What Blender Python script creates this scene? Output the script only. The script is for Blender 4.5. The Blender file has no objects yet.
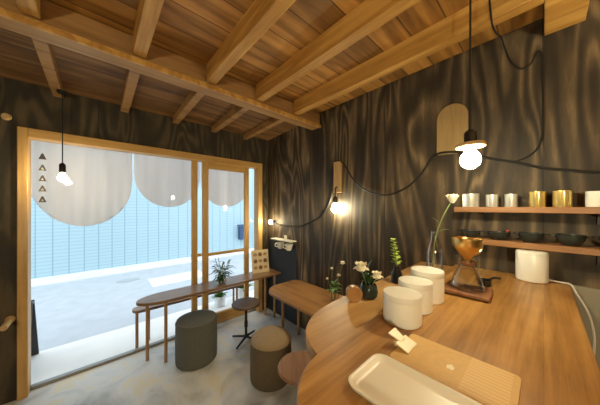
import bpy, bmesh, math, random
from mathutils import Vector, Matrix
random.seed(7)
S = bpy.context.scene
COL = S.collection
PI = math.pi

# ---------------------------------------------------------------- geometry helpers
class MB:
    """collects shapes and links them as one mesh object"""
    def __init__(self): self.v = []; self.f = []
    def add(self, vs, fs):
        o = len(self.v); self.v += [tuple(p) for p in vs]; self.f += [tuple(i + o for i in f) for f in fs]; return self
    def box(self, x0, x1, y0, y1, z0, z1):
        return self.add([(x0,y0,z0),(x1,y0,z0),(x1,y1,z0),(x0,y1,z0),(x0,y0,z1),(x1,y0,z1),(x1,y1,z1),(x0,y1,z1)],
            [(0,3,2,1),(4,5,6,7),(0,1,5,4),(1,2,6,5),(2,3,7,6),(3,0,4,7)])
    def hexa(self, p):  # eight corners, bottom four then top four
        return self.add(p, [(0,3,2,1),(4,5,6,7),(0,1,5,4),(1,2,6,5),(2,3,7,6),(3,0,4,7)])
    def lathe(self, prof, seg=32, c=(0,0,0), sx=1.0, sy=1.0):
        vs = []; fs = []; n = len(prof)
        for r, z in prof:
            for k in range(seg):
                a = 2*PI*k/seg; vs.append((c[0]+r*sx*math.cos(a), c[1]+r*sy*math.sin(a), c[2]+z))
        for i in range(n-1):
            for k in range(seg):
                k2 = (k+1) % seg; fs.append((i*seg+k, i*seg+k2, (i+1)*seg+k2, (i+1)*seg+k))
        if prof[0][0] > 1e-6: fs.append(tuple(range(seg-1, -1, -1)))
        if prof[-1][0] > 1e-6: fs.append(tuple((n-1)*seg+k for k in range(seg)))
        return self.add(vs, fs)
    def tube(self, pts, r, seg=10, r1=None):
        pts = [Vector(p) for p in pts]; n = len(pts); vs = []; fs = []
        up = None
        for i, p in enumerate(pts):
            t = (pts[min(i+1,n-1)] - pts[max(i-1,0)]).normalized()
            if up is None:
                up = Vector((0,0,1)) if abs(t.z) < .9 else Vector((1,0,0))
            a = t.cross(up)
            if a.length < 1e-4: a = t.orthogonal()
            a.normalize(); b = a.cross(t).normalized(); up = b
            rr = r if r1 is None else r + (r1-r)*i/(n-1)
            for k in range(seg):
                g = 2*PI*k/seg; vs.append(p + a*rr*math.cos(g) + b*rr*math.sin(g))
        for i in range(n-1):
            for k in range(seg):
                k2 = (k+1) % seg; fs.append((i*seg+k, i*seg+k2, (i+1)*seg+k2, (i+1)*seg+k))
        fs.append(tuple(range(seg-1,-1,-1))); fs.append(tuple((n-1)*seg+k for k in range(seg)))
        return self.add(vs, fs)
    def prism(self, poly, z0, z1):
        n = len(poly)
        vs = [(x,y,z0) for x,y in poly] + [(x,y,z1) for x,y in poly]
        fs = [tuple(range(n-1,-1,-1)), tuple(range(n,2*n))] + [(i,(i+1)%n,n+(i+1)%n,n+i) for i in range(n)]
        return self.add(vs, fs)
    def prism_x(self, poly, x0, x1):   # polygon in (y,z) extruded along x
        n = len(poly)
        vs = [(x0,y,z) for y,z in poly] + [(x1,y,z) for y,z in poly]
        fs = [tuple(range(n-1,-1,-1)), tuple(range(n,2*n))] + [(i,(i+1)%n,n+(i+1)%n,n+i) for i in range(n)]
        return self.add(vs, fs)
    def ball(self, c, r, seg=20, rings=12, sz=1.0):
        prof = [(r*math.sin(PI*i/rings), -r*sz*math.cos(PI*i/rings)) for i in range(rings+1)]
        prof[0] = (1e-5, prof[0][1]); prof[-1] = (1e-5, prof[-1][1])
        return self.lathe(prof, seg, c)
    def leaf(self, p, d, length, width, droop=.4, n=5):
        p = Vector(p); d = Vector(d).normalized(); side = d.cross(Vector((0,0,1)))
        if side.length < 1e-3: side = Vector((1,0,0))
        side.normalize(); nor = side.cross(d).normalized(); vs = []; fs = []
        for i in range(n+1):
            t = i/n; c = p + d*length*t - Vector((0,0,1))*droop*length*t*t
            w = width*.5*math.sin(PI*min(1,max(.03,t*.96+.04)))**.8
            vs += [c - side*w + nor*w*.25, c, c + side*w + nor*w*.25]
        for i in range(n):
            a = 3*i; fs += [(a,a+1,a+4,a+3),(a+1,a+2,a+5,a+4)]
        return self.add(vs, fs)
    def build(self, name, mat, parent=None, bevel=0, smooth=40, loc=None, seg=2):
        me = bpy.data.meshes.new(name); me.from_pydata(self.v, [], self.f); me.update()
        bm = bmesh.new(); bm.from_mesh(me); bmesh.ops.recalc_face_normals(bm, faces=bm.faces); bm.to_mesh(me); bm.free()
        if smooth:
            me.shade_smooth(); me.set_sharp_from_angle(angle=math.radians(smooth))
        me.materials.append(mat)
        o = bpy.data.objects.new(name, me); COL.objects.link(o)
        if parent: o.parent = parent
        if loc: o.location = loc
        if bevel:
            b = o.modifiers.new('bevel','BEVEL'); b.width = bevel; b.segments = seg; b.limit_method = 'ANGLE'; b.angle_limit = math.radians(50)
        return o

def tag(o, label=None, cat=None, group=None, kind=None):
    if label: o['label'] = label
    if cat: o['category'] = cat
    if group: o['group'] = group
    if kind: o['kind'] = kind
    return o
def thing(name, label, cat, loc=(0,0,0), rotz=0, group=None):
    o = bpy.data.objects.new(name, None); COL.objects.link(o); o.empty_display_size = .05
    o.location = loc; o.rotation_euler = (0,0,rotz)
    return tag(o, label, cat, group)
def copy_tree(o, parent=None):
    c = o.copy(); COL.objects.link(c); c.parent = parent
    for ch in [x for x in o.children]: copy_tree(ch, c)
    return c
def arc(cx, cy, rx, ry, a0, a1, n=12):
    return [(cx+rx*math.cos(math.radians(a0+(a1-a0)*i/n)), cy+ry*math.sin(math.radians(a0+(a1-a0)*i/n))) for i in range(n+1)]
def smooth_path(pts, n=8):
    P = [Vector(p) for p in pts]; out = []
    for i in range(len(P)-1):
        p0 = P[max(i-1,0)]; p1 = P[i]; p2 = P[i+1]; p3 = P[min(i+2,len(P)-1)]
        for k in range(n):
            t = k/n
            out.append(.5*((2*p1)+(p2-p0)*t+(2*p0-5*p1+4*p2-p3)*t*t+(3*p1-p0-3*p2+p3)*t**3))
    out.append(P[-1]); return out

# ---------------------------------------------------------------- materials
def new(name):
    m = bpy.data.materials.new(name); m.use_nodes = True; nt = m.node_tree
    return m, nt, nt.nodes['Principled BSDF']
def N(nt, t, **kw):
    n = nt.nodes.new(t)
    for k, v in kw.items(): setattr(n, k, v)
    return n
def ramp(nt, stops):
    r = N(nt, 'ShaderNodeValToRGB'); e = r.color_ramp.elements
    while len(e) < len(stops): e.new(.5)
    for x, (p, c) in zip(e, stops): x.position = p; x.color = (*c, 1)
    return r
def plain(name, col, rough=.5, metal=0, spec=.5, noise=.0, scale=30, bump=0, trans=None):
    m, nt, b = new(name)
    b.inputs['Base Color'].default_value = (*col, 1); b.inputs['Roughness'].default_value = rough
    b.inputs['Metallic'].default_value = metal; b.inputs['Specular IOR Level'].default_value = spec
    if noise or bump:
        tc = N(nt,'ShaderNodeTexCoord'); no = N(nt,'ShaderNodeTexNoise'); no.inputs['Scale'].default_value = scale; no.inputs['Detail'].default_value = 5
        nt.links.new(tc.outputs['Object'], no.inputs['Vector'])
        if noise:
            r = ramp(nt, [(.3, tuple(c*(1-noise) for c in col)), (.7, tuple(min(1,c*(1+noise)) for c in col))])
            nt.links.new(no.outputs['Fac'], r.inputs['Fac']); nt.links.new(r.outputs['Color'], b.inputs['Base Color'])
        if bump:
            bp = N(nt,'ShaderNodeBump'); bp.inputs['Strength'].default_value = bump; bp.inputs['Distance'].default_value = .01
            nt.links.new(no.outputs['Fac'], bp.inputs['Height']); nt.links.new(bp.outputs['Normal'], b.inputs['Normal'])
    return m
def wood(name, stops, axis='X', stretch=.12, scale=6.0, rough=.45, distort=2.5, ring=.55, plank=None, plank_axis=None, bump=.08, seam=.5, seam_w=.006, blotch=.3, pvar=(.8,1.15)):
    """long grain along axis; optional plank seams every `plank` metres across plank_axis, each plank with its own offset"""
    m, nt, b = new(name); L = nt.links.new
    tc = N(nt,'ShaderNodeTexCoord'); vec = tc.outputs['Object']
    if plank:
        sp = N(nt,'ShaderNodeSeparateXYZ'); L(vec, sp.inputs[0])
        dv = N(nt,'ShaderNodeMath',operation='DIVIDE'); L(sp.outputs[plank_axis], dv.inputs[0]); dv.inputs[1].default_value = plank
        fl = N(nt,'ShaderNodeMath',operation='FLOOR'); L(dv.outputs[0], fl.inputs[0])
        fr = N(nt,'ShaderNodeMath',operation='FRACT'); L(dv.outputs[0], fr.inputs[0])
        wn = N(nt,'ShaderNodeTexWhiteNoise',noise_dimensions='1D'); L(fl.outputs[0], wn.inputs['W'])
        vs = N(nt,'ShaderNodeVectorMath',operation='SCALE'); L(wn.outputs['Color'], vs.inputs[0]); vs.inputs['Scale'].default_value = 7.0
        ad = N(nt,'ShaderNodeVectorMath',operation='ADD'); L(vec, ad.inputs[0]); L(vs.outputs[0], ad.inputs[1]); vec = ad.outputs[0]
    mp = N(nt,'ShaderNodeMapping'); L(vec, mp.inputs['Vector'])
    sc = [1,1,1]; sc['XYZ'.index(axis)] = stretch; mp.inputs['Scale'].default_value = sc
    n0 = N(nt,'ShaderNodeTexNoise'); n0.inputs['Scale'].default_value = scale; n0.inputs['Detail'].default_value = 2; n0.inputs['Distortion'].default_value = .5
    L(mp.outputs[0], n0.inputs['Vector'])
    # growth rings: fold the smooth noise many times
    mu = N(nt,'ShaderNodeMath',operation='MULTIPLY'); L(n0.outputs['Fac'], mu.inputs[0]); mu.inputs[1].default_value = distort*14
    sn = N(nt,'ShaderNodeMath',operation='SINE'); L(mu.outputs[0], sn.inputs[0])
    mr = N(nt,'ShaderNodeMapRange'); L(sn.outputs[0], mr.inputs['Value']); mr.inputs['From Min'].default_value = -1
    n1 = N(nt,'ShaderNodeTexNoise'); n1.inputs['Scale'].default_value = scale*7; n1.inputs['Detail'].default_value = 6; n1.inputs['Roughness'].default_value = .65
    L(mp.outputs[0], n1.inputs['Vector'])
    mx = N(nt,'ShaderNodeMix'); mx.inputs['Factor'].default_value = ring; L(n1.outputs['Fac'], mx.inputs['A']); L(mr.outputs['Result'], mx.inputs['B'])
    out = mx.outputs['Result']
    n2 = N(nt,'ShaderNodeTexNoise'); n2.inputs['Scale'].default_value = scale*.5; n2.inputs['Detail'].default_value = 3; L(vec, n2.inputs['Vector'])
    m2 = N(nt,'ShaderNodeMix'); m2.inputs['Factor'].default_value = blotch; L(out, m2.inputs['A']); L(n2.outputs['Fac'], m2.inputs['B']); out = m2.outputs['Result']
    r = ramp(nt, stops); L(out, r.inputs['Fac']); colr = r.outputs['Color']
    if plank:
        # each board a little lighter or darker, thin dark joint between boards
        br = N(nt,'ShaderNodeMapRange'); L(wn.outputs['Value'], br.inputs['Value']); br.inputs['To Min'].default_value = pvar[0]; br.inputs['To Max'].default_value = pvar[1]
        lt = N(nt,'ShaderNodeMath',operation='LESS_THAN'); L(fr.outputs[0], lt.inputs[0]); lt.inputs[1].default_value = seam_w/plank
        sm = N(nt,'ShaderNodeMapRange'); L(lt.outputs[0], sm.inputs['Value']); sm.inputs['To Min'].default_value = 1; sm.inputs['To Max'].default_value = 1-seam
        m3 = N(nt,'ShaderNodeMath',operation='MULTIPLY'); L(br.outputs[0], m3.inputs[0]); L(sm.outputs[0], m3.inputs[1])
        vm = N(nt,'ShaderNodeVectorMath',operation='SCALE'); L(colr, vm.inputs[0]); L(m3.outputs[0], vm.inputs['Scale']); colr = vm.outputs[0]
    L(colr, b.inputs['Base Color']); b.inputs['Roughness'].default_value = rough
    if bump:
        bp = N(nt,'ShaderNodeBump'); bp.inputs['Strength'].default_value = bump; bp.inputs['Distance'].default_value = .01
        L(out, bp.inputs['Height']); L(bp.outputs['Normal'], b.inputs['Normal'])
    return m
def glass(name, tint=(1,1,1), refl=.06, rough=.02, rmax=.6):
    m, nt, b = new(name); nt.nodes.remove(b); L = nt.links.new
    o = nt.nodes['Material Output']; t = N(nt,'ShaderNodeBsdfTransparent'); t.inputs['Color'].default_value = (*tint,1)
    g = N(nt,'ShaderNodeBsdfGlossy'); g.inputs['Roughness'].default_value = rough
    lw = N(nt,'ShaderNodeLayerWeight'); lw.inputs['Blend'].default_value = .25
    mr = N(nt,'ShaderNodeMapRange'); L(lw.outputs['Fresnel'], mr.inputs['Value']); mr.inputs['To Min'].default_value = refl; mr.inputs['To Max'].default_value = min(1,refl+rmax)
    mx = N(nt,'ShaderNodeMixShader'); L(mr.outputs[0], mx.inputs[0]); L(t.outputs[0], mx.inputs[1]); L(g.outputs[0], mx.inputs[2]); L(mx.outputs[0], o.inputs['Surface'])
    return m
def emit(name, col, strength):
    m, nt, b = new(name); b.inputs['Base Color'].default_value = (*col,1)
    b.inputs['Emission Color'].default_value = (*col,1); b.inputs['Emission Strength'].default_value = strength
    return m
def cloth_light(name, col):
    m, nt, b = new(name); L = nt.links.new; o = nt.nodes['Material Output']
    d = N(nt,'ShaderNodeBsdfDiffuse'); t = N(nt,'ShaderNodeBsdfTranslucent'); mx = N(nt,'ShaderNodeMixShader'); mx.inputs[0].default_value = .6
    tc = N(nt,'ShaderNodeTexCoord'); mp = N(nt,'ShaderNodeMapping'); mp.inputs['Scale'].default_value = (14,14,1.2); no = N(nt,'ShaderNodeTexNoise'); no.inputs['Scale'].default_value = 1; no.inputs['Detail'].default_value = 3
    L(tc.outputs['Object'], mp.inputs[0]); L(mp.outputs[0], no.inputs['Vector'])
    r = ramp(nt, [(.3, tuple(c*.9 for c in col)), (.7, col)]); L(no.outputs['Fac'], r.inputs[0])
    L(r.outputs[0], d.inputs[0]); L(r.outputs[0], t.inputs[0]); L(d.outputs[0], mx.inputs[1]); L(t.outputs[0], mx.inputs[2]); L(mx.outputs[0], o.inputs['Surface'])
    nt.nodes.remove(b); return m

M = {}
M['plywall'] = wood('dark_stained_plywood', [(.27,(.008,.0055,.0028)),(.43,(.036,.0245,.0125)),(.57,(.086,.058,.030)),(.73,(.27,.185,.095))], 'Z', .15, 2.7, .65, 5.5, .34, blotch=.36, pvar=(.85,1.1), plank=.91, plank_axis='Y', seam=.75, seam_w=.007)
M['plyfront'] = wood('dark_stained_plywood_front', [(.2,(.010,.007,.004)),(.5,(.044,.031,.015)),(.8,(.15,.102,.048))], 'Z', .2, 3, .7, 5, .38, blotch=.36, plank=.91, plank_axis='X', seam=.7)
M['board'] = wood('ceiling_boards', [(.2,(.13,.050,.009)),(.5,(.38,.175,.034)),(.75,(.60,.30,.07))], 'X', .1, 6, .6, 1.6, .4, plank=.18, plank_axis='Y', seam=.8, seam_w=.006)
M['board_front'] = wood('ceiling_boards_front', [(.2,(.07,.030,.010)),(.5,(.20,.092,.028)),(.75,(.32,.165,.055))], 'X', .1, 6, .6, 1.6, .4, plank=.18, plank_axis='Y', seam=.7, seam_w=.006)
M['joist'] = wood('joist_pine', [(.2,(.30,.13,.024)),(.5,(.56,.29,.064)),(.8,(.74,.44,.13))], 'Y', .08, 9, .55, 1.6, .35)
M['beam'] = wood('beam_pine', [(.2,(.17,.085,.028)),(.5,(.33,.17,.06)),(.8,(.46,.26,.10))], 'X', .08, 9, .55, 1.2, .35)
M['frame_v'] = wood('cedar_upright', [(.15,(.36,.18,.045)),(.5,(.56,.32,.095)),(.85,(.68,.42,.15))], 'Z', .06, 14, .4, 1.0, .3)
M['frame_h'] = wood('cedar_rail', [(.15,(.36,.18,.045)),(.5,(.56,.32,.095)),(.85,(.68,.42,.15))], 'X', .06, 14, .4, 1.0, .3)
M['counter'] = wood('counter_teak', [(.24,(.22,.105,.026)),(.45,(.40,.21,.060)),(.60,(.51,.285,.09)),(.8,(.66,.41,.15))], 'X', .05, 13, .36, 1.5, .30, plank=.125, plank_axis='Y', seam=.10, seam_w=.002, bump=.03, pvar=(.94,1.05))
M['lobe'] = wood('counter_wing_oak', [(.2,(.33,.17,.055)),(.5,(.50,.29,.10)),(.8,(.64,.41,.17))], 'X', .07, 9, .5, 1.2, .3, bump=.03)
M['walnut'] = wood('walnut_top', [(.12,(.12,.062,.032)),(.5,(.25,.14,.075)),(.9,(.36,.22,.12))], 'X', .07, 12, .3, 1.2, .35, bump=.03)
M['lowtop'] = wood('low_table_top', [(.12,(.19,.085,.028)),(.5,(.37,.185,.065)),(.9,(.50,.28,.11))], 'Y', .07, 12, .34, 1.2, .35, bump=.03)
M['shelf'] = wood('shelf_board', [(.12,(.17,.075,.028)),(.5,(.33,.16,.065)),(.9,(.45,.24,.11))], 'Y', .06, 14, .4, 1.0, .35, bump=.03)
M['leg'] = wood('table_leg_wood', [(.12,(.24,.12,.05)),(.5,(.38,.21,.09)),(.9,(.50,.30,.14))], 'Z', .06, 20, .45, 1.0, .3)
M['seatwood'] = wood('stool_seat_wood', [(.12,(.15,.066,.034)),(.5,(.28,.135,.07)),(.9,(.38,.20,.11))], 'X', .08, 14, .38, 1.2, .35)
M['stoolseat_dark'] = wood('dark_stool_seat', [(.12,(.05,.028,.016)),(.5,(.11,.062,.036)),(.9,(.18,.11,.065))], 'X', .08, 14, .38, 1.2, .35)
M['tan'] = wood('pale_wood', [(.12,(.40,.24,.09)),(.5,(.55,.35,.15)),(.9,(.66,.45,.22))], 'Z', .08, 14, .5, 1.0, .3)
M['dripboard'] = wood('drip_stand_wood', [(.12,(.13,.05,.02)),(.5,(.24,.105,.045)),(.9,(.33,.16,.075))], 'X', .08, 14, .4, 1.0, .3)
M['archwood'] = wood('tan_board_wood', [(.12,(.22,.14,.055)),(.5,(.32,.21,.085)),(.9,(.40,.27,.12))], 'Z', .08, 14, .5, 1.0, .3)
M['kraft'] = plain('kraft_board', (.70,.46,.16), .6, noise=.05, scale=60)
M['black'] = plain('black_metal', (.012,.012,.013), .45, noise=.2)
M['cable'] = plain('black_cable', (.010,.009,.008), .55)
M['white'] = plain('white_ceramic', (.86,.86,.79), .28, noise=.02, scale=8)
M['cream'] = plain('cream_melamine', (.83,.81,.71), .32, noise=.02, scale=8)
M['creamclip'] = plain('cream_plastic', (.88,.80,.55), .35)
M['whitecord'] = plain('white_cord', (.75,.72,.66), .5)
M['pouf_grey'] = plain('grey_green_fabric', (.125,.128,.112), .85, noise=.18, scale=120, bump=.25)
M['pouf_tan'] = plain('tan_fabric', (.36,.26,.155), .85, noise=.15, scale=120, bump=.25)
M['pouf_brown'] = plain('brown_fabric', (.135,.098,.058), .85, noise=.18, scale=120, bump=.25)
M['brass'] = plain('brass', (.95,.70,.24), .22, .7, noise=.08, scale=25)
M['silver'] = plain('silver_tin', (.90,.88,.80), .22, .6, noise=.06, scale=25)
M['copper'] = plain('copper_mesh', (.86,.56,.20), .3, 1, noise=.08, scale=60)
M['dish'] = plain('dark_glazed_dish', (.030,.036,.032), .25, noise=.25, scale=30)
M['dishin'] = plain('grey_green_glaze', (.085,.105,.092), .3, noise=.2, scale=30)
M['red'] = plain('red_knob', (.35,.03,.02), .4)
M['glass'] = glass('clear_glass', (.97,.985,1), .006, rmax=.22)
M['vaseglass'] = glass('vase_glass', (.992,.995,.99), .05, rmax=.4)
M['bulbwarm'] = emit('warm_bulb', (1,.86,.54), 95)
M['bulbbig'] = emit('warm_globe', (1,.885,.58), 120)
M['bulbfill'] = emit('fill_globe', (1,.88,.575), 430)  # glow of the unseen lamps added to light the interior
M['leaf'] = plain('green_leaf', (.10,.21,.05), .5, noise=.3, scale=25)
M['leafdark'] = plain('dark_green_leaf', (.035,.085,.03), .45, noise=.3, scale=25)
M['leaflime'] = plain('lime_leaf', (.45,.60,.10), .5, noise=.25, scale=25)
M['stem'] = plain('green_stem', (.16,.22,.07), .6)
M['petal'] = plain('cream_petal', (.84,.78,.60), .6, noise=.06, scale=40)
M['blackvase'] = plain('black_vase', (.012,.013,.013), .3)
M['greenglass'] = plain('dark_green_glaze', (.02,.032,.026), .12)
M['navy'] = plain('navy_panel', (.018,.026,.038), .6, noise=.2, scale=5)
M['greypanel'] = plain('grey_splashback', (.30,.27,.20), .55, noise=.06, scale=4)
M['paper'] = plain('menu_paper', (.75,.62,.42), .7, noise=.04)
M['pic1'] = plain('printed_brown', (.22,.10,.04), .7, noise=.5, scale=60)
M['pic2'] = plain('printed_ochre', (.45,.26,.10), .7, noise=.5, scale=60)
M['sticker'] = plain('dark_sticker', (.05,.04,.035), .7)
M['stickergrey'] = plain('grey_sticker', (.30,.28,.27), .7)
M['noren'] = cloth_light('grey_cloth', (.92,.87,.85))
M['plaster'] = plain('dark_plaster', (.10,.08,.06), .8, noise=.15, scale=3)
M['whitepot'] = plain('white_pot', (.75,.78,.80), .5)
M['signblack'] = plain('signboard_black', (.02,.022,.025), .6)
M['bluebox'] = plain('blue_box', (.03,.07,.16), .5)
M['kerb'] = plain('pale_kerb_concrete', (.74,.76,.76), .8, noise=.06, scale=3)
M['sidewalk'] = plain('white_paving', (.80,.79,.76), .8, noise=.05, scale=3)
M['patch'] = plain('pale_concrete_patch', (.72,.72,.70), .8, noise=.05, scale=5)
M['iron'] = plain('drain_iron', (.38,.40,.42), .6, noise=.3, scale=40)
M['road'] = plain('grey_road', (.46,.49,.52), .8, noise=.06, scale=6)
M['rail'] = plain('sill_rail_metal', (.28,.27,.25), .45, .6)

def concrete():
    m, nt, b = new('stained_concrete'); L = nt.links.new
    tc = N(nt,'ShaderNodeTexCoord'); n = N(nt,'ShaderNodeTexNoise'); n.inputs['Scale'].default_value = 2.6; n.inputs['Detail'].default_value = 7; n.inputs['Roughness'].default_value = .6; n.inputs['Distortion'].default_value = .6
    L(tc.outputs['Object'], n.inputs['Vector'])
    r = ramp(nt, [(.30,(.38,.39,.385)),(.43,(.60,.605,.59)),(.53,(.72,.72,.70)),(.60,(.76,.68,.50)),(.75,(.72,.70,.64))]); L(n.outputs['Fac'], r.inputs[0]); L(r.outputs[0], b.inputs['Base Color'])
    n2 = N(nt,'ShaderNodeTexNoise'); n2.inputs['Scale'].default_value = 9; L(tc.outputs['Object'], n2.inputs['Vector'])
    mr = N(nt,'ShaderNodeMapRange'); L(n2.outputs['Fac'], mr.inputs['Value']); mr.inputs['To Min'].default_value = .3; mr.inputs['To Max'].default_value = .55; L(mr.outputs[0], b.inputs['Roughness'])
    return m
M['concrete'] = concrete()
def siding():
    m, nt, b = new('pale_blue_siding'); L = nt.links.new
    tc = N(nt,'ShaderNodeTexCoord'); sp = N(nt,'ShaderNodeSeparateXYZ'); L(tc.outputs['Object'], sp.inputs[0])
    def line(axis, step, w):
        d = N(nt,'ShaderNodeMath',operation='DIVIDE'); L(sp.outputs[axis], d.inputs[0]); d.inputs[1].default_value = step
        f = N(nt,'ShaderNodeMath',operation='FRACT'); L(d.outputs[0], f.inputs[0])
        l = N(nt,'ShaderNodeMath',operation='LESS_THAN'); L(f.outputs[0], l.inputs[0]); l.inputs[1].default_value = w; return l
    a = line('X', .24, .075); c = line('Z', .075, .22)
    m1 = N(nt,'ShaderNodeMix',data_type='RGBA'); L(c.outputs[0], m1.inputs[0]); m1.inputs[6].default_value = (.375,.52,.575,1); m1.inputs[7].default_value = (.31,.45,.505,1)
    m2 = N(nt,'ShaderNodeMix',data_type='RGBA'); L(a.outputs[0], m2.inputs[0]); L(m1.outputs[2], m2.inputs[6]); m2.inputs[7].default_value = (.22,.36,.43,1)
    L(m2.outputs[2], b.inputs['Base Color']); b.inputs['Roughness'].default_value = .6
    return m
M['siding'] = siding()
def lined():
    m, nt, b = new('lined_paper'); L = nt.links.new
    tc = N(nt,'ShaderNodeTexCoord'); sp = N(nt,'ShaderNodeSeparateXYZ'); L(tc.outputs['Object'], sp.inputs[0])
    d = N(nt,'ShaderNodeMath',operation='DIVIDE'); L(sp.outputs['X'], d.inputs[0]); d.inputs[1].default_value = .012
    f = N(nt,'ShaderNodeMath',operation='FRACT'); L(d.outputs[0], f.inputs[0]); l = N(nt,'ShaderNodeMath',operation='LESS_THAN'); L(f.outputs[0], l.inputs[0]); l.inputs[1].default_value = .25
    m1 = N(nt,'ShaderNodeMix',data_type='RGBA'); L(l.outputs[0], m1.inputs[0]); m1.inputs[6].default_value = (.78,.55,.23,1); m1.inputs[7].default_value = (.68,.45,.17,1)
    L(m1.outputs[2], b.inputs['Base Color']); b.inputs['Roughness'].default_value = .6
    return m
M['lined'] = lined()

def struct(name, mb, mat, parent=None, label=None, bevel=0, smooth=40):
    o = mb.build(name, mat, parent, bevel, smooth)
    if not parent: o['kind'] = 'structure'
    if label: o['label'] = label
    return o

# ---------------------------------------------------------------- the setting
XW, YW, ZC = 1.81, 2.67, 2.49        # right wall, front wall, ceiling boards
XL, YB = -1.35, -1.75                # unseen wall on the left, wall behind the photographer
struct('floor', MB().box(XL-.1, XW+.1, YB-.1, YW+.10, -.12, 0), M['concrete'])
struct('wall_right', MB().box(XW, XW+.1, YB-.1, YW+.16, -.1, 2.7), M['plywall'])
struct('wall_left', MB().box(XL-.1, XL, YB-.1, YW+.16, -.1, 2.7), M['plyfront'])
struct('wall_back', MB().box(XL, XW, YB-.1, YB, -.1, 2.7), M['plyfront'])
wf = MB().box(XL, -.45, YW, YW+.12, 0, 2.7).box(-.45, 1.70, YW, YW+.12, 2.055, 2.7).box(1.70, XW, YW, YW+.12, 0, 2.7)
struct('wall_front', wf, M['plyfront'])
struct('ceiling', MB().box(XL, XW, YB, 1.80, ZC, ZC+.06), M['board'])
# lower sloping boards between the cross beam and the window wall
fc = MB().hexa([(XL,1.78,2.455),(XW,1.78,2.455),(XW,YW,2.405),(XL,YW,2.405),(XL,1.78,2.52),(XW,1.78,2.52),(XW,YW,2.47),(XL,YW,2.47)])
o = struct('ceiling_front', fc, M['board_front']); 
# roof over everything keeps the daylight out
struct('roof', MB().box(XL-.1, XW+.1, YB-.1, YW+.16, 2.7, 2.78), M['plaster'])
# beams
b = MB().box(XL, XW, 1.665, 1.785, 2.325, 2.48); struct('ceiling_beam', b, M['beam'], label='long pine cross beam under the joists nearest the window', bevel=.004)
tr = MB().box(XL, XW, 1.648, 1.664, 2.318, 2.352); struct('trim_1', tr, M['joist'], bevel=.002)
b = MB().box(XL, XW-.002, -.14, .0, 2.385, 2.485); struct('ceiling_beam.001', b, M['joist'], label='orange cross beam overhead meeting the right wall above the shelves', bevel=.004)
JX = [-1.06, -.66, -.24, .185, .615, 1.025, 1.445]
words = ['second beyond the frame', 'just beyond the frame', 'farthest left', 'second from left', 'third from left', 'second from right wall', 'nearest the right wall']
for i, x in enumerate(JX):
    mb = MB().box(x-.033, x+.033, .0, 1.648, 2.362, 2.49)
    mb.box(x-.033, x+.033, YB, -.14, 2.362, 2.49)
    struct('ceiling_joist' + ('' if not i else '.%03d' % i), mb, M['joist'], label='pine ceiling joist, ' + words[i], bevel=.003)
    mb = MB().hexa([(x-.03,1.785,2.37),(x+.03,1.785,2.37),(x+.03,YW,2.345),(x-.03,YW,2.345),(x-.03,1.785,2.46),(x+.03,1.785,2.46),(x+.03,YW,2.41),(x-.03,YW,2.41)])
    struct('ceiling_rafter' + ('' if not i else '.%03d' % i), mb, M['beam'], label='short rafter between cross beam and window wall, ' + words[i], bevel=.003)

# window frame
def root_struct(name, label=None):
    o = bpy.data.objects.new(name, None); COL.objects.link(o); o.empty_display_size = .05; o['kind'] = 'structure'
    if label: o['label'] = label
    return o
w1 = root_struct('window_1', 'large fixed shop window with cedar frame')
MB().box(-.45,-.397,YW-.02,YW+.10,.0,2.055).box(1.635,1.70,YW-.02,YW+.10,0,2.055).build('window_jamb', M['frame_v'], w1, .004)
MB().box(-.397,1.635,YW-.02,YW+.10,1.985,2.055).build('window_head', M['frame_h'], w1, .004)
MB().box(-.397,1.635,YW+.055,YW+.10,-.005,.025).build('window_sill', M['rail'], w1, .003)
MB().box(.797,.858,YW+.045,YW+.085,.03,1.985).build('window_stile', M['frame_v'], w1, .003)
MB().box(.60,.797,YW+.05,YW+.08,.87,.90).box(.858,.90,YW+.05,YW+.08,.87,.90).build('window_rail', M['frame_h'], w1, .002) if False else None
pane = MB().box(-.397,.797,YW+.062,YW+.067,.03,1.985).build('pane', M['glass'], w1)
for i, z in enumerate((1.86,1.769,1.683,1.60,1.513)):
    h = .024; poly = [(-.333-.022,z-h),(-.333+.022,z-h),(-.333+.004,z+h),(-.333-.004,z+h)]
    st = MB()
    st.add([(x,YW+.0605,zz) for x,zz in poly]+[(x,YW+.0618,zz) for x,zz in poly], [(0,1,2,3),(7,6,5,4),(0,4,5,1),(1,5,6,2),(2,6,7,3),(3,7,4,0)])
    s = st.build('triangle_sticker', M['sticker'], pane, smooth=0)
    if i:
        q = [(-.333-.009,z-h+.008),(-.333+.009,z-h+.008),(-.333+.002,z+h-.022),(-.333-.002,z+h-.022)]
        MB().add([(x,YW+.0600,zz) for x,zz in q], [(0,1,2,3)]).build('sticker_centre', M['stickergrey'], pane, smooth=0)
MB().box(.858,.905,YW+.062,YW+.067,.03,1.985).build('side_pane', M['glass'], w1)
MB().box(1.50,1.635,YW+.062,YW+.067,.03,1.985).build('corner_pane', M['glass'], w1)
d1 = root_struct('door_1', 'cedar framed glazed sliding door right of the shop window')
Y0, Y1 = YW+.0, YW+.042
MB().box(.903,.968,Y0,Y1,.03,1.985).box(1.443,1.502,Y0,Y1,.03,1.985).build('door_stile', M['frame_v'], d1, .003)
MB().box(.968,1.443,Y0,Y1,1.905,1.985).build('top_rail', M['frame_h'], d1, .003)
MB().box(.968,1.443,Y0,Y1,.868,.90).build('middle_rail', M['frame_h'], d1, .002)
MB().box(.968,1.443,Y0,Y1,.03,.16).build('bottom_rail', M['frame_h'], d1, .003)
MB().box(.968,1.443,YW+.018,YW+.022,.90,1.905).build('upper_pane', M['glass'], d1)
MB().box(.968,1.443,YW+.018,YW+.022,.16,.868).build('lower_pane', M['glass'], d1)
MB().box(.797+.0,.905,YW+.05,YW+.08,.868,.90).build('transom', M['frame_h'], w1, .002)

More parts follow.
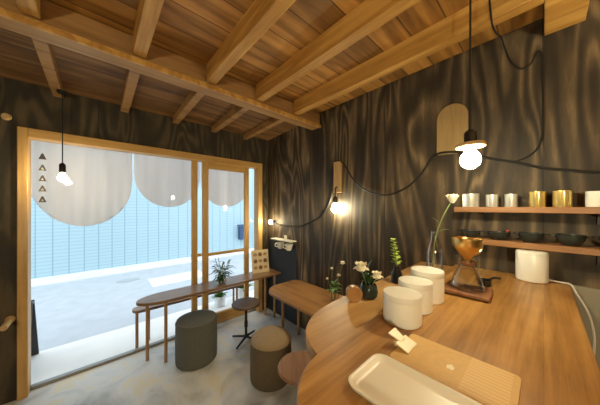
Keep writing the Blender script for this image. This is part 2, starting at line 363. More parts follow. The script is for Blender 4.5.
# outside
struct('sidewalk', MB().box(-8, 14, YW+.10, 3.42, -.15, -.005), M['sidewalk'])
struct('street', MB().box(-8, 14, 3.42, 6.35, -.17, -.03), M['road'])
struct('kerb', MB().box(-8, 14, 6.35, 7.0, -.15, -.01), M['kerb'])
struct('wall_street', MB().box(-8, 14, 7.0, 7.3, -.1, 4.6), M['siding'])
pt = MB().box(.75,1.75,4.85,5.45,-.035,-.026).build('road_patch', M['patch']); tag(pt, kind='structure')
mh = MB().lathe([(.16,0),(.16,.006),(.13,.009)],24,(.45,5.64,-.03), 1.2, .8).build('manhole_cover', M['iron']); tag(mh, 'small oval iron drain cover set in the road outside', 'drain cover')

# noren cloths, each sewn to its own dowel pocket
def noren(x0, x1, zs, drop, label):
    ztop = 2.24
    t = thing('noren_curtain', label, 'curtain', ((x0+x1)/2, 3.0, ztop), 0, 'half round cloths hung over the shopfront')
    w = (x1-x0)/2-.006; nx, nz = 40, 22; vs = []; fs = []
    for side in (0,1):
        for i in range(nx+1):
            u = -1+2*i/nx; xx = u*w
            zb = zs - drop*math.sqrt(max(0,1-u*u)) - ztop
            for k in range(nz+1):
                f = k/nz; zz = zb*f
                yy = .010*math.sin(xx*34+1.3*x0)*f + .006*math.sin(xx*71)*f + (.0015 if side else -.0015)
                vs.append((xx, yy, zz))
    A = (nx+1)*(nz+1)
    for s in (0,1):
        for i in range(nx):
            for k in range(nz):
                q = s*A+i*(nz+1)+k; f = (q,q+1,q+nz+2,q+nz+1); fs.append(f if s else f[::-1])
    for i in range(nx):
        q = i*(nz+1)+nz; fs.append((q,q+nz+1,A+q+nz+1,A+q))
    for i in (0,nx):
        for k in range(nz):
            q = i*(nz+1)+k; fs.append((q,q+1,A+q+1,A+q))
    MB().add(vs,fs).build('cloth', M['noren'], t, smooth=80)
    MB().tube([(-w-.006,0,.012),(w+.006,0,.012)],.012).build('hanging_rod', M['black'], t)
    return t
noren(-.46, .28, 1.71, .445, 'long grey half-round cloth behind the hanging bulb at the left')
noren(.28, .978, 1.82, .37, 'middle grey half-round cloth, next right of the one behind the hanging bulb')
noren(.978, 1.678, 1.80, .35, 'grey half-round cloth seen through the glass of the sliding door')
MB().box(-1.3, 2.2, YW+.12, 2.96, 2.30, 2.36).build('eaves', M['plaster'])['kind'] = 'structure'

# outside bench
def capsule(x0, x1, y0, y1, both=True, n=10, rl=None, rr=None):
    r = (y1-y0)/2; cy = (y0+y1)/2
    rl = r if rl is None else rl
    L_ = arc(x0+rl, cy, rl, r, 90, 270, n)
    R_ = arc(x1-r, cy, r, r, -90, 90, n) if both else [(x1,y0),(x1,y1)]
    return L_ + R_
t = thing('outdoor_bench', 'narrow brown bench outside the window behind the wall bar table', 'bench', (.85, 2.865, -.005))
MB().prism(capsule(-.59,.70,-.065,.075), .36, .39).build('seat', M['walnut'], t, .005)
for x, y in ((-.555,-.052),(-.44,.05),(.55,-.045),(.55,.055)):
    MB().tube([(x,y,0),(x,y,.365)],.014,12).build('leg', M['leg'], t)
# signboard outside
t = thing('a_frame_sign', 'black folding sign standing outside beyond the left window jamb', 'sign', (-.685, 3.13, -.005))
for s in (1,-1):
    MB().hexa([(-.24,s*.25-.012,0),(.25,s*.25-.012,0),(.25,s*.25+.012,0),(-.24,s*.25+.012,0),(-.24,s*.03-.012,.60),(.25,s*.03-.012,.60),(.25,s*.03+.012,.60),(-.24,s*.03+.012,.60)]).build('sign_panel', M['signblack'], t, .003)
MB().tube([(-.24,0,.585),(.25,0,.585)],.01).build('hinge', M['iron'], t)
# planters outside
def planter(x, y, s, label):
    t = thing('potted_plant', label, 'plant', (x,y,-.005), random.random()*6)
    MB().lathe([(.07*s,0),(.085*s,.14*s),(.09*s,.15*s),(.08*s,.15*s),(.075*s,.13*s)],24).build('pot', M['whitepot'], t)
    lf = MB()
    for k in range(26):
        a = random.random()*6.28; e = random.uniform(.2,1.2)
        lf.leaf((random.uniform(-.03,.03),random.uniform(-.03,.03),.13*s),(math.cos(a)*math.cos(e),math.sin(a)*math.cos(e),math.sin(e)),random.uniform(.12,.24)*s,.05*s,.35)
    lf.build('foliage', M['leaf'], t, smooth=80)
planter(1.33, 3.22, 1.0, 'white potted plant outside, seen under the bar table at left')
planter(1.72, 3.25, 1.2, 'larger white potted plant outside, seen behind the black stool')
t = thing('utility_box', 'dark blue box low on the street wall seen through sliding door', 'box', (3.68,7.0,.35))
MB().box(-.16,.16,-.14,-.001,0,.42).build('body', M['bluebox'], t, .01)
MB().hexa([(-.19,-.17,.42),(.19,-.17,.42),(.19,-.001,.46),(-.19,-.001,.46),(-.19,-.17,.44),(.19,-.17,.44),(.19,-.001,.50),(-.19,-.001,.50)]).build('hood', M['bluebox'], t, .004)

# ---------------------------------------------------------------- wall bar table and things on it
t = thing('bar_table', 'long narrow walnut table along the window with rounded left end', 'table', (0,0,0))
MB().prism(capsule(.25,1.772,2.315,2.585,False,14,.24), .572, .60).build('tabletop', M['walnut'], t, .006)
for x, y in ((.345,2.525),(.47,2.385),(1.66,2.52),(1.715,2.385)):
    MB().tube([(x,y,0),(x,y,.575)],.014,14).build('leg', M['leg'], t)
# glass vase with leafy plant
t = thing('leafy_vase', 'clear round vase of long green leaves on the window table', 'plant', (1.02,2.42,.60))
MB().lathe([(.032,0),(.05,.02),(.055,.05),(.045,.085),(.038,.10),(.034,.10),(.041,.083),(.05,.05),(.045,.022),(.028,.005)],28).build('vase', M['vaseglass'], t)
MB().lathe([(.028,.006),(.045,.022),(.0495,.05),(.046,.06)],24).build('water', M['whitepot'], t)
st = MB(); lf = MB()
for k in range(9):
    a = k*.7+random.random()*.4; h = random.uniform(.16,.30); o_ = random.uniform(.05,.13)
    p = smooth_path([(0,0,.02),(math.cos(a)*.015,math.sin(a)*.015,.10),(math.cos(a)*o_,math.sin(a)*o_,h)],6)
    st.tube(p,.003,6)
    for j in range(7):
        q = p[4+min(j,len(p)-5)]; e = random.uniform(-.2,.8); b2 = a+random.uniform(-1.3,1.3)
        lf.leaf(q,(math.cos(b2)*math.cos(e),math.sin(b2)*math.cos(e),math.sin(e)),random.uniform(.07,.14),.026,.4)
st.build('stems', M['stem'], t); lf.build('foliage', M['leafdark'], t, smooth=80)
# picture card
t = thing('menu_card', 'cream picture card propped upright at the right end of window table', 'card', (1.565,2.47,.60), math.radians(-12))
MB().hexa([(-.115,0,0),(.115,0,0),(.115,.006,0),(-.115,.006,0),(-.115,.05,.285),(.115,.05,.285),(.115,.056,.285),(-.115,.056,.285)]).build('card', M['paper'], t, smooth=0)
MB().hexa([(-.03,.09,0),(.03,.09,0),(.03,.095,0),(-.03,.095,0),(-.03,.0405,.20),(.03,.0405,.20),(.03,.0455,.20),(-.03,.0455,.20)]).build('prop_stand', M['paper'], t, smooth=0)
def on_card(x,z,dy=0): return (x, z*.05/.285-.002-dy, z)
for r in range(3):
    for c in range(3):
        x0 = -.095+.066*c; z0 = .035+.082*r; x1 = x0+.055; z1 = z0+.06
        k = 8; ring = [((x0+x1)/2+.026*math.cos(2*PI*i/12),(z0+z1)/2+.026*math.sin(2*PI*i/12)*(1 if (r+c)%2 else .8)) for i in range(12)]
        vs = [on_card(x,z) for x,z in ring]+[on_card(x,z,-.0018) for x,z in ring]
        MB().add(vs,[tuple(range(12)),tuple(range(23,11,-1))]+[(i,(i+1)%12,12+(i+1)%12,12+i) for i in range(12)]).build('printed_picture', M['pic1'] if (r+c)%2 else M['pic2'], t, smooth=0)

# ---------------------------------------------------------------- seats
def pouf(name, label, loc, r, h, dome, mside, mtop, lean=0):
    t = thing(name, label, 'stool', loc)
    prof = [(r*.93,0),(r*.985,.012),(r,.05),(r*1.0,h*.55),(r*.985,h-.035),(r*.965,h-.018)]
    MB().lathe(prof,48).build('body', mside, t)
    cu = MB().lathe([(r*.962,h-.022),(r*.975,h-.012),(r*.955,h+.002),(r*.88,h+dome*.30),(r*.7,h+dome*.62),(r*.4,h+dome*.92),(1e-5,h+dome)],48).build('seat_cushion', mtop, t)
    pts = [(r*.975*math.cos(2*PI*i/48),r*.975*math.sin(2*PI*i/48),h-.017) for i in range(49)]
    MB().tube(pts,.0045,8).build('piping', mside, cu)
    return t
pouf('round_pouf', 'dark grey-green upholstered pouf under the window table', (.70,2.24,0), .183, .385, .018, M['pouf_grey'], M['pouf_grey'])
pouf('round_pouf.001', 'brown drum pouf with domed tan top beside the black stool', (1.095,1.573,0), .175, .335, .06, M['pouf_brown'], M['pouf_tan'])
def pedestal(label, loc, mseat, rot):
    t = thing('pedestal_stool', label, 'stool', loc, rot)
    MB().lathe([(.135,0),(.15,.006),(.152,.016),(.146,.026),(1e-5,.028)],40,(0,0,.385)).build('seat', mseat, t)
    MB().lathe([(.06,.368),(.06,.386)],20).build('seat_plate', M['black'], t)
    co_ = MB().tube([(0,0,.03),(0,0,.372)],.014,16).build('column', M['black'], t)
    MB().tube([(0,0,.15),(0,0,.21)],.019,16).build('height_collar', M['black'], co_)
    for k in range(4):
        a = k*PI/2
        MB().tube([(.012*math.cos(a),.012*math.sin(a),.045),(.17*math.cos(a),.17*math.sin(a),.014)],.013,10,.010).build('foot', M['black'], t)
    return t
pedestal('small black pedestal stool with dark round seat beneath the window table', (1.19,2.18,0), M['stoolseat_dark'], .5)
pedestal('pedestal stool with reddish wood seat partly hidden by the counter edge', (.985,1.075,0), M['seatwood'], .9)
# low table along right wall
t = thing('low_table', 'low brown table with rounded end against the dark right wall', 'table', (0,0,0))
poly = arc(1.29+.20,2.03-.20,.20,.20,180,90) + arc(1.79-.10,2.03-.10,.10,.10,90,0) + [(1.79,.98),(1.29,.98)]
MB().prism(poly,.548,.578).build('tabletop', M['lowtop'], t, .007)
for x, y in ((1.40,1.80),(1.685,1.88),(1.40,1.08),(1.70,1.08)):
    MB().tube([(x,y,0),(x,y,.55)],.015,14).build('leg', M['leg'], t)
# flower glass on low table
t = thing('flower_vase', 'glass of small white flowers and greenery on the low table', 'flowers', (1.62,1.30,.578))
MB().lathe([(.032,0),(.036,.01),(.036,.09),(.033,.09),(.033,.012),(1e-5,.01)],24).build('vase', M['vaseglass'], t)
lf = MB(); st = MB()
for k in range(22):
    a = random.random()*6.28; e = random.uniform(.1,1.3)
    lf.leaf((random.uniform(-.02,.02),random.uniform(-.02,.02),random.uniform(.07,.16)),(math.cos(a)*math.cos(e),math.sin(a)*math.cos(e),math.sin(e)),random.uniform(.05,.10),.032,.3)
heads = [(.035,-.06,.36),(-.01,.03,.30),(.03,-.02,.24),(-.03,.07,.20)]
for hx,hy,hz in heads:
    st.tube(smooth_path([(0,0,.02),(hx*.4,hy*.4,hz*.55),(hx,hy,hz)],5),.0022,6)
st.build('stems', M['stem'], t); lf.build('foliage', M['leaf'], t, smooth=80)
def blossom(c, r, parent, name='blossom', seed=0):
    rnd = random.Random(seed); mb = MB(); c = Vector(c)
    mb.ball(c, r*.62, 12, 8)
    for ring, (nn, e0, ln) in enumerate(((5,1.15,.75),(7,.65,.95),(8,.15,1.0))):
        for k in range(nn):
            a = 2*PI*k/nn+ring*.4+rnd.random()*.2
            mb.leaf(c+Vector((math.cos(a)*r*.15,math.sin(a)*r*.15,-r*.15)),(math.cos(a)*math.cos(e0),math.sin(a)*math.cos(e0),math.sin(e0)),r*ln,r*.8,-.25 if ring<2 else .2)
    return mb.build(name, M['petal'], parent, smooth=80)
for i, (h, r) in enumerate(zip(heads, (.024,.016,.018,.014))): blossom(h, r, t, 'blossom', i)

# ---------------------------------------------------------------- counter
ZT = 1.06
t = thing('counter', 'wide teak service counter running to the right wall', 'counter', (0,0,0))
near = [(1.80,-.09),(1.80,.408)] + arc(.45,.208,.20,.20,90,180,12) + arc(.33,-.01,.08,.08,180,270,8)
MB().prism(near, ZT-.04, ZT).build('countertop', M['counter'], t, .004)
lobe = [(1.80,.40),(1.80,.62),(.82,.62)] + smooth_path([(.82,.62,0),(.70,.612,0),(.60,.588,0),(.53,.55,0),(.485,.505,0),(.455,.45,0),(.44,.40,0)],5)[1:-1]
lobe = [(p[0],p[1]) for p in lobe] + [(.44,.40)]
MB().prism(lobe, ZT-.055, ZT-.018).build('rounded_wing', M['lobe'], t, .004)
MB().box(.62,1.80,.02,.44,0,ZT-.055).build('base_cabinet', M['plaster'], t)
pnl = MB().box(XW-.02, XW-.001, -1.4, -.092, 0, 1.05).build('splashback', M['greypanel'], None, .003); tag(pnl, kind='structure')

# three white canisters
def canister(loc, r, h, label):
    t = thing('canister', label, 'canister', (*loc, ZT), 0, 'white canisters in a row on the counter')
    MB().lathe([(r*.94,0),(r*.985,.004),(r,.012),(r,h-.022),(r*.99,h-.020)],48).build('body', M['white'], t)
    MB().lathe([(r*.985,h-.021),(r*1.012,h-.018),(r*1.012,h-.006),(r*.985,h),(r*.90,h+.0015),(1e-5,h+.0015)],48).build('lid', M['white'], t)
    return t
canister((.772,.328), .061, .097, 'shortest white lidded canister, nearest the clipboard')
canister((.905,.335), .059, .107, 'middle white lidded canister in the row of three')
canister((1.035,.335), .062, .124, 'tallest white lidded canister, nearest the glass bottle')

# clipboard
t = thing('clipboard', 'tan clipboard lying on the counter beside the white tray', 'clipboard', (0,0,0))
def rrect(x0,x1,y0,y1,r,n=5):
    return arc(x1-r,y1-r,r,r,0,90,n)+arc(x0+r,y1-r,r,r,90,180,n)+arc(x0+r,y0+r,r,r,180,270,n)+arc(x1-r,y0+r,r,r,270,360,n)
MB().prism(rrect(.557,.712,.034,.272,.012), ZT+.0005, ZT+.004).build('board', M['kraft'], t, .0008)
MB().box(.561,.708,.046,.124,ZT+.004,ZT+.0048).build('ruled_panel', M['lined'], t, smooth=0)
MB().prism([(.628+.010*math.cos(a)*(1+.3*math.cos(5*a)),.152+.008*math.sin(a)) for a in [i*PI/8 for i in range(16)]], ZT+.004, ZT+.0045).build('emblem', M['creamclip'], t, smooth=0)
# butterfly-shaped clip at the head of the board
cl = MB()
cx, cy = .630, .268
cl.hexa([(cx-.030,cy-.030,ZT+.0045),(cx+.030,cy-.030,ZT+.0045),(cx+.030,cy+.004,ZT+.016),(cx-.030,cy+.004,ZT+.016),(cx-.030,cy-.030,ZT+.008),(cx+.030,cy-.030,ZT+.008),(cx+.030,cy+.004,ZT+.020),(cx-.030,cy+.004,ZT+.020)])
cl.hexa([(cx-.012,cy-.004,ZT+.016),(cx+.012,cy-.004,ZT+.016),(cx+.022,cy+.030,ZT+.030),(cx-.022,cy+.030,ZT+.030),(cx-.012,cy-.004,ZT+.020),(cx+.012,cy-.004,ZT+.020),(cx+.022,cy+.030,ZT+.034),(cx-.022,cy+.030,ZT+.034)])
k = cl.build('clip', M['creamclip'], t, .0015); k['label'] = 'cream bulldog clip'
MB().tube([(cx-.024,cy+.006,ZT+.013),(cx+.024,cy+.006,ZT+.013)],.006,12).build('clip_spring', M['silver'], k)
# tray
t = thing('serving_tray', 'cream rectangular tray with raised rim at the counter front', 'tray', (0,0,0))
def tray_ring(i, z, r): return [(x,y,z) for x,y in rrect(.392+i,.540-i,.02+i,.292-i,r,6)]
prof = [(.010,ZT+.0005,.02),(.004,ZT+.006,.024),(0,ZT+.015,.027),(.0035,ZT+.0165,.025),(.008,ZT+.013,.021),(.014,ZT+.006,.017),(.022,ZT+.0045,.012)]
rings = [tray_ring(*p) for p in prof]; n = len(rings[0]); vs = [p for r in rings for p in r]; fs = [tuple(range(n-1,-1,-1)), tuple((len(rings)-1)*n+i for i in range(n))]
for j in range(len(rings)-1):
    for i in range(n): fs.append((j*n+i,j*n+(i+1)%n,(j+1)*n+(i+1)%n,(j+1)*n+i))
MB().add(vs,fs).build('tray_body', M['cream'], t, smooth=60)

# pour-over coffee set: stand board, server, dripper
t = thing('dripper_stand', 'dark wooden board under the glass coffee server', 'stand', (1.235,.235,ZT), .06)
MB().box(-.078,.078,-.085,.085,.006,.022).build('board', M['dripboard'], t, .004)
for x,y in ((-.064,-.07),(.064,-.07),(-.064,.07),(.064,.07)):
    MB().lathe([(.008,0),(.008,.006)],12,(x,y,0)).build('foot', M['black'], t)
ZB = ZT+.0222
t = thing('coffee_server', 'clear conical glass coffee server on the dark wooden board', 'coffee server', (1.235,.235,ZB))
MB().lathe([(.050,0),(.062,.004),(.064,.012),(.050,.06),(.030,.105),(.026,.118),(.034,.135),(.031,.135),(.0235,.118),(.0275,.104),(.047,.06),(.061,.013),(.058,.007),(.046,.004)],40).build('flask', M['vaseglass'], t)
fk = [c for c in t.children if c.name.startswith('flask')][0]
hd = smooth_path([(.028,-.010,.112),(.06,-.03,.115),(.078,-.04,.08),(.070,-.036,.04),(.055,-.02,.035)],5)
MB().tube(hd,.005,8).build('handle', M['vaseglass'], fk)
MB().lathe([(.0275,.108),(.029,.112),(.029,.122),(.0285,.124)],28).build('collar', M['dripboard'], t)
t = thing('coffee_dripper', 'copper cone dripper sitting on top of the glass server', 'dripper', (1.235,.235,ZB+.136))
MB().lathe([(.013,-.02),(.016,.0),(.022,.012),(.040,.036),(.052,.052),(.055,.060),(.057,.090),(.054,.090),(.052,.060),(.037,.036),(.018,.013),(.012,0)],40).build('cone', M['copper'], t)
MB().lathe([(.020,.0),(.045,.001),(.046,.006),(.020,.008)],36).build('collar_plate', M['vaseglass'], t)
pts = smooth_path([(.050,-.02,.066),(.085,-.035,.068),(.095,-.04,.045),(.08,-.032,.02),(.042,-.012,.006)],5)
MB().tube(pts,.0045,8).build('handle', M['copper'], t)
# black utensil
t = thing('coffee_scoop', 'small black utensil lying behind the glass coffee server', 'utensil', (1.42,.20,ZT), -.4)
MB().lathe([(.022,0),(.027,.004),(.029,.030),(.026,.030),(.024,.007),(1e-5,.006)],24).build('bowl', M['blackvase'], t)
MB().tube([(.026,0,.026),(.07,0,.030),(.12,0,.022)],.0055,10).build('handle', M['black'], t)
# glass bottle vase with a single flower
t = thing('bottle_vase', 'tall clear bottle with one cream flower beside the copper dripper', 'flowers', (1.30,.385,ZT))
MB().lathe([(.034,0),(.038,.006),(.039,.15),(.034,.185),(.022,.215),(.019,.25),(.022,.265),(.019,.265),(.0165,.25),(.019,.215),(.031,.184),(.036,.15),(.035,.010),(1e-5,.006)],32).build('bottle', M['vaseglass'], t)
MB().lathe([(.034,.009),(.0352,.012),(.0352,.10),(1e-5,.10)],28).build('water', M['vaseglass'], t)
p = smooth_path([(-.005,.01,.015),(0,0,.20),(.0,-.03,.32),(.005,-.072,.415)],7)
sm_ = MB().tube(p,.0028,8).build('stem', M['stem'], t)
lf = MB(); lf.leaf(p[10],(0.2,-.8,.6),.07,.016,.3).leaf(p[13],(-.2,.7,.8),.06,.014,.2).build('leaf', M['leaf'], t, smooth=80)
fl = MB(); c = Vector((.006,-.077,.425))
for ring,(nn,e0,ln) in enumerate(((4,1.4,.048),(6,1.25,.052),(6,1.05,.05))):
    for k in range(nn):
        a = 2*PI*k/nn+ring*.5
        fl.leaf(c+Vector((math.cos(a)*.008,math.sin(a)*.008,-.015)),(math.cos(a)*math.cos(e0),math.sin(a)*math.cos(e0),math.sin(e0)),ln,.026,.06)
fl.build('blossom', M['petal'], sm_, smooth=80)

# flowers on the wing: wood slice, dark vase with roses, lime leaf vase
ZL = ZT-.018
t = thing('wood_slice', 'round pale wood block standing beside the dark rose vase', 'wood block', (.822,.556,ZL), -.75)
pts = [( .034*math.cos(2*PI*i/28), .033+.033*math.sin(2*PI*i/28)) for i in range(28)]
vs = [(x,-.017,z) for x,z in pts]+[(x,.017,z) for x,z in pts]
MB().add(vs,[tuple(range(28)),tuple(range(55,27,-1))]+[(i,(i+1)%28,28+(i+1)%28,28+i) for i in range(28)]).build('block', M['lowtop'], t, .002)
t = thing('rose_vase', 'small dark vase with two cream roses beside the canisters', 'flowers', (.905,.535,ZL))
MB().lathe([(.028,0),(.038,.008),(.042,.03),(.036,.055),(.030,.064),(.026,.064),(.032,.054),(.037,.03),(.033,.012),(1e-5,.008)],32).build('vase', M['greenglass'], t)
st = MB(); lf = MB()
roses = [(-.035,.015,.138,.034),(.020,-.030,.100,.027)]
for x,y,z,r in roses: st.tube(smooth_path([(0,0,.015),(x*.5,y*.5,z*.6),(x,y,z-.012)],5),.003,8)
for k in range(20):
    a = random.random()*6.28; e = random.uniform(.2,1.35)
    lf.leaf((random.uniform(-.015,.015),random.uniform(-.015,.015),random.uniform(.06,.09)),(math.cos(a)*math.cos(e),math.sin(a)*math.cos(e),math.sin(e)),random.uniform(.03,.075),.022,.3)
lf.leaf((-.005,.01,.11),(.25,-.3,.9),.075,.03,.1)
st.build('stems', M['stem'], t); lf.build('foliage', M['leafdark'], t, smooth=80)
for i,(x,y,z,r) in enumerate(roses): blossom((x,y,z), r, t, 'rose', 10+i)
t = thing('leaf_stalk_vase', 'slim dark vase holding one upright lime green leaf stalk', 'plant', (1.19,.535,ZL))
MB().lathe([(.022,0),(.028,.006),(.029,.05),(.015,.075),(.013,.09),(.010,.09),(.010,.075)],24).build('vase', M['blackvase'], t)
MB().tube(smooth_path([(0,0,.02),(0,0,.10),(-.012,.008,.20),(-.022,.014,.235)],6),.003,8).build('stem', M['stem'], t)
lf = MB()
for k in range(22):
    f = k/21; z = .095+.135*f; a = k*2.4
    lf.leaf((-.018*f,.012*f,z),(math.cos(a)*.9,math.sin(a)*.9,.55),.040*(1-.45*f),.030,.2)
lf.build('foliage', M['leaflime'], t, smooth=80)

# white upright appliance with cord
t = thing('white_appliance', 'white upright oval appliance with a cord below the shelves', 'appliance', (1.70,.045,ZT))
MB().lathe([(.048,0),(.055,.004),(.057,.012),(.057,.148),(.054,.156),(.046,.160),(1e-5,.161)],48,(0,0,0),1.0,1.08).build('body', M['white'], t)
MB().lathe([(.0572,.142),(.0576,.1435),(.0572,.145)],48,(0,0,0),1.0,1.08).build('lid_seam', M['cream'], t)
cd = smooth_path([(.025,-.056,.012),(.045,-.10,.006),(.045,-.135,.002),(.03,-.150,-.03),(.0,-.185,-.11),(-.02,-.20,-.22),(.01,-.19,-.40),(.07,-.17,-.46)],8)
MB().tube(cd,.0042,8).build('power_cord', M['whitecord'], t)

# ---------------------------------------------------------------- shelves
for nm, lab, z in (('wall_shelf','upper wood wall shelf holding a row of tins',1.45),('wall_shelf.001','lower wood wall shelf holding dark dishes',1.258)):
    t = thing(nm, lab, 'shelf', (1.81,0,z))
    MB().box(-.125,-.001,-.50,.388,-.032,0).build('board', M['shelf'], t, .003)
    for y in (.25,-.18):
        MB().box(-.075,-.003,y-.006,y+.006,-.045,-.0322).box(-.012,-.001,y-.006,y+.006,-.09,-.0322).build('bracket', M['black'], t, .001)
def tin(y, r, h, mat, label, name='tin_cup'):
    t = thing(name, label, 'tin', (1.74,y,1.4502), 0, 'tins on the upper shelf')
    mb = MB().lathe([(r*.96,0),(r,.004),(r,h-.006),(r*1.0,h-.001),(r*.98,h),(r*.95,h-.002),(r*.95,.006),(1e-5,.005)],64)
    for k in range(64):                       # shallow vertical flutes added to break the reflections into stripes
        for ring in (1,2):
            x, y2, z = mb.v[ring*64+k]; f = 1-.022*(.5+.5*math.cos(2*PI*k/64*16)); mb.v[ring*64+k] = (x*f, y2*f, z)
    t = mb.build('body', mat, t)
    MB().lathe([(r*1.001,h-.006),(r*1.018,h-.003),(r*1.001,h)],40).build('rim_bead', mat, t)
tin(.312,.045,.082,M['silver'],'wide silver tin at the left end of upper shelf')
tin(.210,.030,.073,M['silver'],'small silver tin just right of the wide one')
tin(.127,.028,.073,M['silver'],'small silver tin left of the brass pair')
tin(.025,.033,.082,M['brass'],'brass tin, left of the brass pair')
tin(-.062,.034,.082,M['brass'],'brass tin, right of the pair beside the white one')
tin(-.165,.032,.074,M['white'],'white cup at the right end of the upper shelf')
def dish(y, r, h, label, knob=False):
    t = thing('dark_dish', label, 'dish', (1.742,y,1.2582), 0, 'dark dishes on the lower shelf')
    MB().lathe([(r*.55,0),(r*.62,.003),(r*.92,h*.55),(r,h),(r*.95,h),(r*.88,h*.58),(r*.55,.008),(1e-5,.007)],40).build('bowl', M['dish'], t)
    MB().lathe([(r*.45,.0085),(r*.56,.009),(r*.87,h*.58),(r*.93,h*.9)],40).build('glaze', M['dishin'], t)
    for s in (1,-1):
        MB().tube(smooth_path([(-.010,s*r*.96,h*.85),(-.006,s*(r+.012),h*.9),(.006,s*(r+.012),h*.9),(.010,s*r*.96,h*.85)],4),.0032,8).build('handle', M['dish'], t)
    if knob: 
        k = MB().ball((.01,-r*.75,h+.006),.007,12,8).build('red_handle_tip', M['red'], t); k['label'] = 'small red tip'
dish(.312,.052,.046,'dark shallow dish at the left end of lower shelf, behind the dripper')
dish(.180,.052,.046,'dark shallow dish second from left with a red tip', True)
dish(.048,.052,.052,'dark grey-green bowl third from left on lower shelf')
dish(-.088,.052,.054,'large dark bowl fourth from left on lower shelf')
dish(-.222,.050,.054,'dark dish at right end of lower shelf, cut by the photo edge')

# ---------------------------------------------------------------- things on the right wall
def wallpoly(pts, x0, x1):
    n = len(pts); vs = [(x0,y,z) for y,z in pts]+[(x1,y,z) for y,z in pts]
    return MB().add(vs,[tuple(range(n)),tuple(range(2*n-1,n-1,-1))]+[(i,(i+1)%n,n+(i+1)%n,n+i) for i in range(n)])
pts = [(.335,1.81),(.517,1.82)] + [(.517,2.06)] + [(.426+.091*math.cos(math.radians(a)),2.065+.09*math.sin(math.radians(a))) for a in range(0,181,12)] + [(.335,2.06)]
ab = wallpoly(pts, XW-.022, XW-.001).build('arched_board', M['archwood'], None, .003); tag(ab, 'arched tan wooden board fixed to the dark wall behind the pendant', 'wall board')
cable = smooth_path([(1.797,-.45,1.60),(1.797,-.173,1.62),(1.797,-.089,1.64),(1.797,-.003,1.661),(1.797,.093,1.702),(1.797,.225,1.752),(1.78,.335,1.80),(1.775,.43,1.825),(1.78,.525,1.815),(1.797,.628,1.69),(1.797,.738,1.60),(1.797,.903,1.551),(1.797,1.092,1.604),(1.797,1.232,1.726),(1.79,1.337,1.885),(1.785,1.43,1.91),(1.797,1.466,1.85),(1.797,1.476,1.729),(1.797,1.503,1.523),(1.797,1.615,1.364),(1.797,1.766,1.292),(1.797,1.968,1.222),(1.797,2.156,1.211),(1.797,2.40,1.215),(1.797,2.50,1.24)],6)
c = MB().tube(cable,.0072,8).build('black_cable', M['cable']); tag(c, 'long black cable swagged along the dark wall between the lamps', 'cable')
loop = smooth_path([(1.395,.177,2.45),(1.397,.168,2.33),(1.50,.165,2.335),(1.66,.163,2.40),(1.797,.161,2.415),(1.797,.135,2.313),(1.797,.093,2.247),(1.797,.053,2.251),(1.797,.023,2.313),(1.797,.008,2.27),(1.797,.006,2.198),(1.797,.004,1.977),(1.797,.011,1.816),(1.797,.053,1.741),(1.797,.126,1.713)],6)
c = MB().tube(loop,.004,8).build('black_cable.001', M['cable']); tag(c, 'thin black cable looping down from the joist onto the wall', 'cable')
# wall lamp
t = thing('wall_lamp', 'bare bulb on an upright wooden block on the dark wall', 'lamp', (XW,1.40,1.43))
MB().box(-.04,-.001,-.042,.042,.165,.475).build('backplate', M['tan'], t, .005)
MB().lathe([(.020,.055),(.024,.06),(.024,.10),(.018,.118),(.008,.124)],24,(-.062,0,0)).build('socket', M['black'], t)
MB().tube(smooth_path([(-.062,0,.12),(-.062,0,.19),(-.05,0,.215),(-.038,0,.22)],5),.007,10).build('bracket', M['black'], t)
MB().lathe([(1e-5,-.040),(.018,-.036),(.032,-.020),(.037,0),(.033,.02),(.022,.042),(.017,.058)],28,(-.062,0,.0)).build('bulb', M['bulbbig'], t)
# corner lamp
t = thing('corner_lamp', 'small glowing bulb beside the right window jamb in the corner', 'lamp', (XW,2.50,1.245))
MB().lathe([(.028,0),(.028,.010)],20).build('wall_plate', M['black'], t).rotation_euler = (0,-PI/2,0)
MB().tube([(-.009,0,0),(-.055,0,0)],.014,14).build('socket', M['black'], t)
MB().ball((-.076,0,0),.026,20,12).build('bulb', M['bulbwarm'], t)
# white rack with cups
t = thing('wall_rack', 'narrow white rail shelf on the wall near the window corner', 'shelf', (XW,2.26,1.02))
MB().box(-.10,-.001,-.21,.21,0,.014).build('rail', M['cream'], t, .003)
MB().box(-.014,-.001,-.02,.02,.0142,.06).build('bracket', M['cream'], t, .002)
for i,(y,lab) in enumerate(((2.285,'white cup hanging under the rail shelf, nearer the window'),(2.115,'white cup hanging under the rail shelf, farther from window'))):
    t = thing('hanging_cup', lab, 'cup', (XW-.072,y,.915), 0, 'white cups under the rail shelf')
    MB().lathe([(.022,0),(.030,.004),(.052,.075),(.054,.078),(.050,.076),(.027,.008),(1e-5,.006)],28).build('bowl', M['cream'], t)
    MB().tube(smooth_path([(-.050,0,.07),(-.08,0,.075),(-.083,0,.045),(-.040,0,.025)],5),.005,8).build('handle', M['cream'], t)
    MB().tube([(0,0,.006),(0,0,.108)],.003,8).build('hook', M['iron'], t)
pn = MB().box(XW-.014,XW-.001,2.045,2.655,0,.985).build('navy_board', M['navy'], None, .004); tag(pn, 'dark navy upright board on the wall under the white rail', 'board')

# wooden pegs on the left bit of window wall
def peg(z, ln, x, label, nm):
    t = thing(nm, label, 'peg', (x,YW,z), 0, 'wooden pegs on the wall left of the window')
    MB().tube([(0,-.001,0),(0,-ln,0)],.019,20).build('rod', M['tan'], t, .003)
    MB().tube([(0,-.0005,0),(0,-.008,0)],.026,20).build('collar', M['tan'], t, .002)
peg(.615,.17,-.482,'pale wooden peg low on the wall beside the left window jamb','wooden_peg')
peg(2.115,.035,-.50,'small wooden knob high on the wall by the window head','wooden_peg.001')

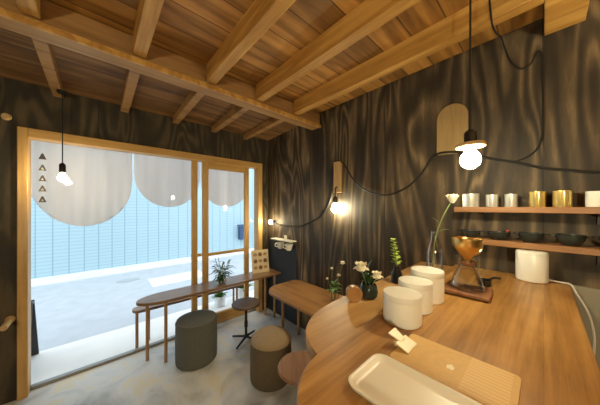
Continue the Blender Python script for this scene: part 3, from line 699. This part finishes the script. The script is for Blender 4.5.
# ---------------------------------------------------------------- pendant lamps
def pendant(x, y, zb, ztop, label, disc, br, mat, sock=.022, cr=.004):
    t = thing('pendant_lamp', label, 'lamp', (x,y,zb))
    k = br
    MB().lathe([(1e-5,-k),(k*.5,-k*.87),(k*.87,-k*.5),(k,0),(k*.9,k*.45),(k*.6,k*.95),(k*.42,k*1.25),(k*.40,k*1.5)],32).build('bulb', mat, t)
    zs = k*1.42
    so = MB().lathe([(sock*.8,zs),(sock,zs+.004),(sock,zs+.062),(sock*.75,zs+.070),(.006,zs+.078)],28).build('socket', M['black'], t)
    MB().tube([(0,0,zs+.07),(0,0,ztop-zb-.012)],cr,8).build('cord', M['cable'], t)
    MB().lathe([(.030,ztop-zb-.016),(.032,ztop-zb-.006),(.032,ztop-zb-.0005)],24).build('ceiling_cap', M['black'], t)
    if disc:
        q = MB().lathe([(sock+.001,zs+.006),(.050,zs+.002),(.053,zs+.006),(.053,zs+.013),(.050,zs+.017),(sock+.001,zs+.022)],40).build('wood_disc', M['tan'], so); q['label'] = 'pale wooden disc collar'
    return t
pendant(1.165,.21,1.648,2.49,'pendant bulb with wooden disc over the coffee counter',True,.037,M['bulbbig'])
pendant(-.205,2.52,1.675,2.35,'bare pendant bulb hanging before the left window pane',False,.028,M['bulbwarm'],.019,.0035)
# unseen lamps added to brighten the room, behind the photographer
pendant(-1.12,-.9,1.50,2.49,'added fill bulb with disc by the left wall behind the photographer',True,.05,M['bulbfill'])
def drum(x, y, zb, label):
    t = pendant(x, y, zb, 2.49, label, False, .05, M['bulbfill'])
    t.name = 'fill_drum_pendant'
    MB().lathe([(.150,-.09),(.150,.10),(.147,.10),(.147,-.09),(.150,-.09)],40).build('added_drum_shade', M['black'], t)  # opaque sides added to hide the fill bulb from window reflections
    for k in range(3):
        a = k*2*PI/3
        MB().tube([(.02*math.cos(a),.02*math.sin(a),.09),(.148*math.cos(a),.148*math.sin(a),.095)],.003,6).build('shade_arm', M['black'], t)
drum(1.0,-.95,1.62,'added black drum fill lamp behind the photographer over the right worktop')
drum(.0,-1.1,1.62,'added black drum fill lamp behind the photographer in the middle of the room')

# ---------------------------------------------------------------- daylight
w = bpy.data.worlds.new('daylight'); S.world = w; w.use_nodes = True
bg = w.node_tree.nodes['Background']; bg.inputs['Color'].default_value = (.88,.95,1,1); bg.inputs['Strength'].default_value = 1.35

# ---------------------------------------------------------------- camera
cam = bpy.data.cameras.new('camera'); co = bpy.data.objects.new('camera', cam); COL.objects.link(co)
cam.sensor_width = 36; cam.lens = 36*222/600; cam.shift_y = 4.5/600; cam.clip_start = .02
co.location = (0,0,1.45); co.rotation_euler = (PI/2, 0, -math.atan2(.673,.740))
S.camera = co
S.view_settings.view_transform = 'Standard'; S.view_settings.look = 'None'; S.view_settings.gamma = 1; S.view_settings.use_curve_mapping = False
S.view_settings.exposure = 1.0
S.cycles.use_denoising = True
S.cycles.max_bounces = 8; S.cycles.transparent_max_bounces = 24; S.cycles.sample_clamp_indirect = 6
S.cycles.caustics_reflective = False; S.cycles.caustics_refractive = False
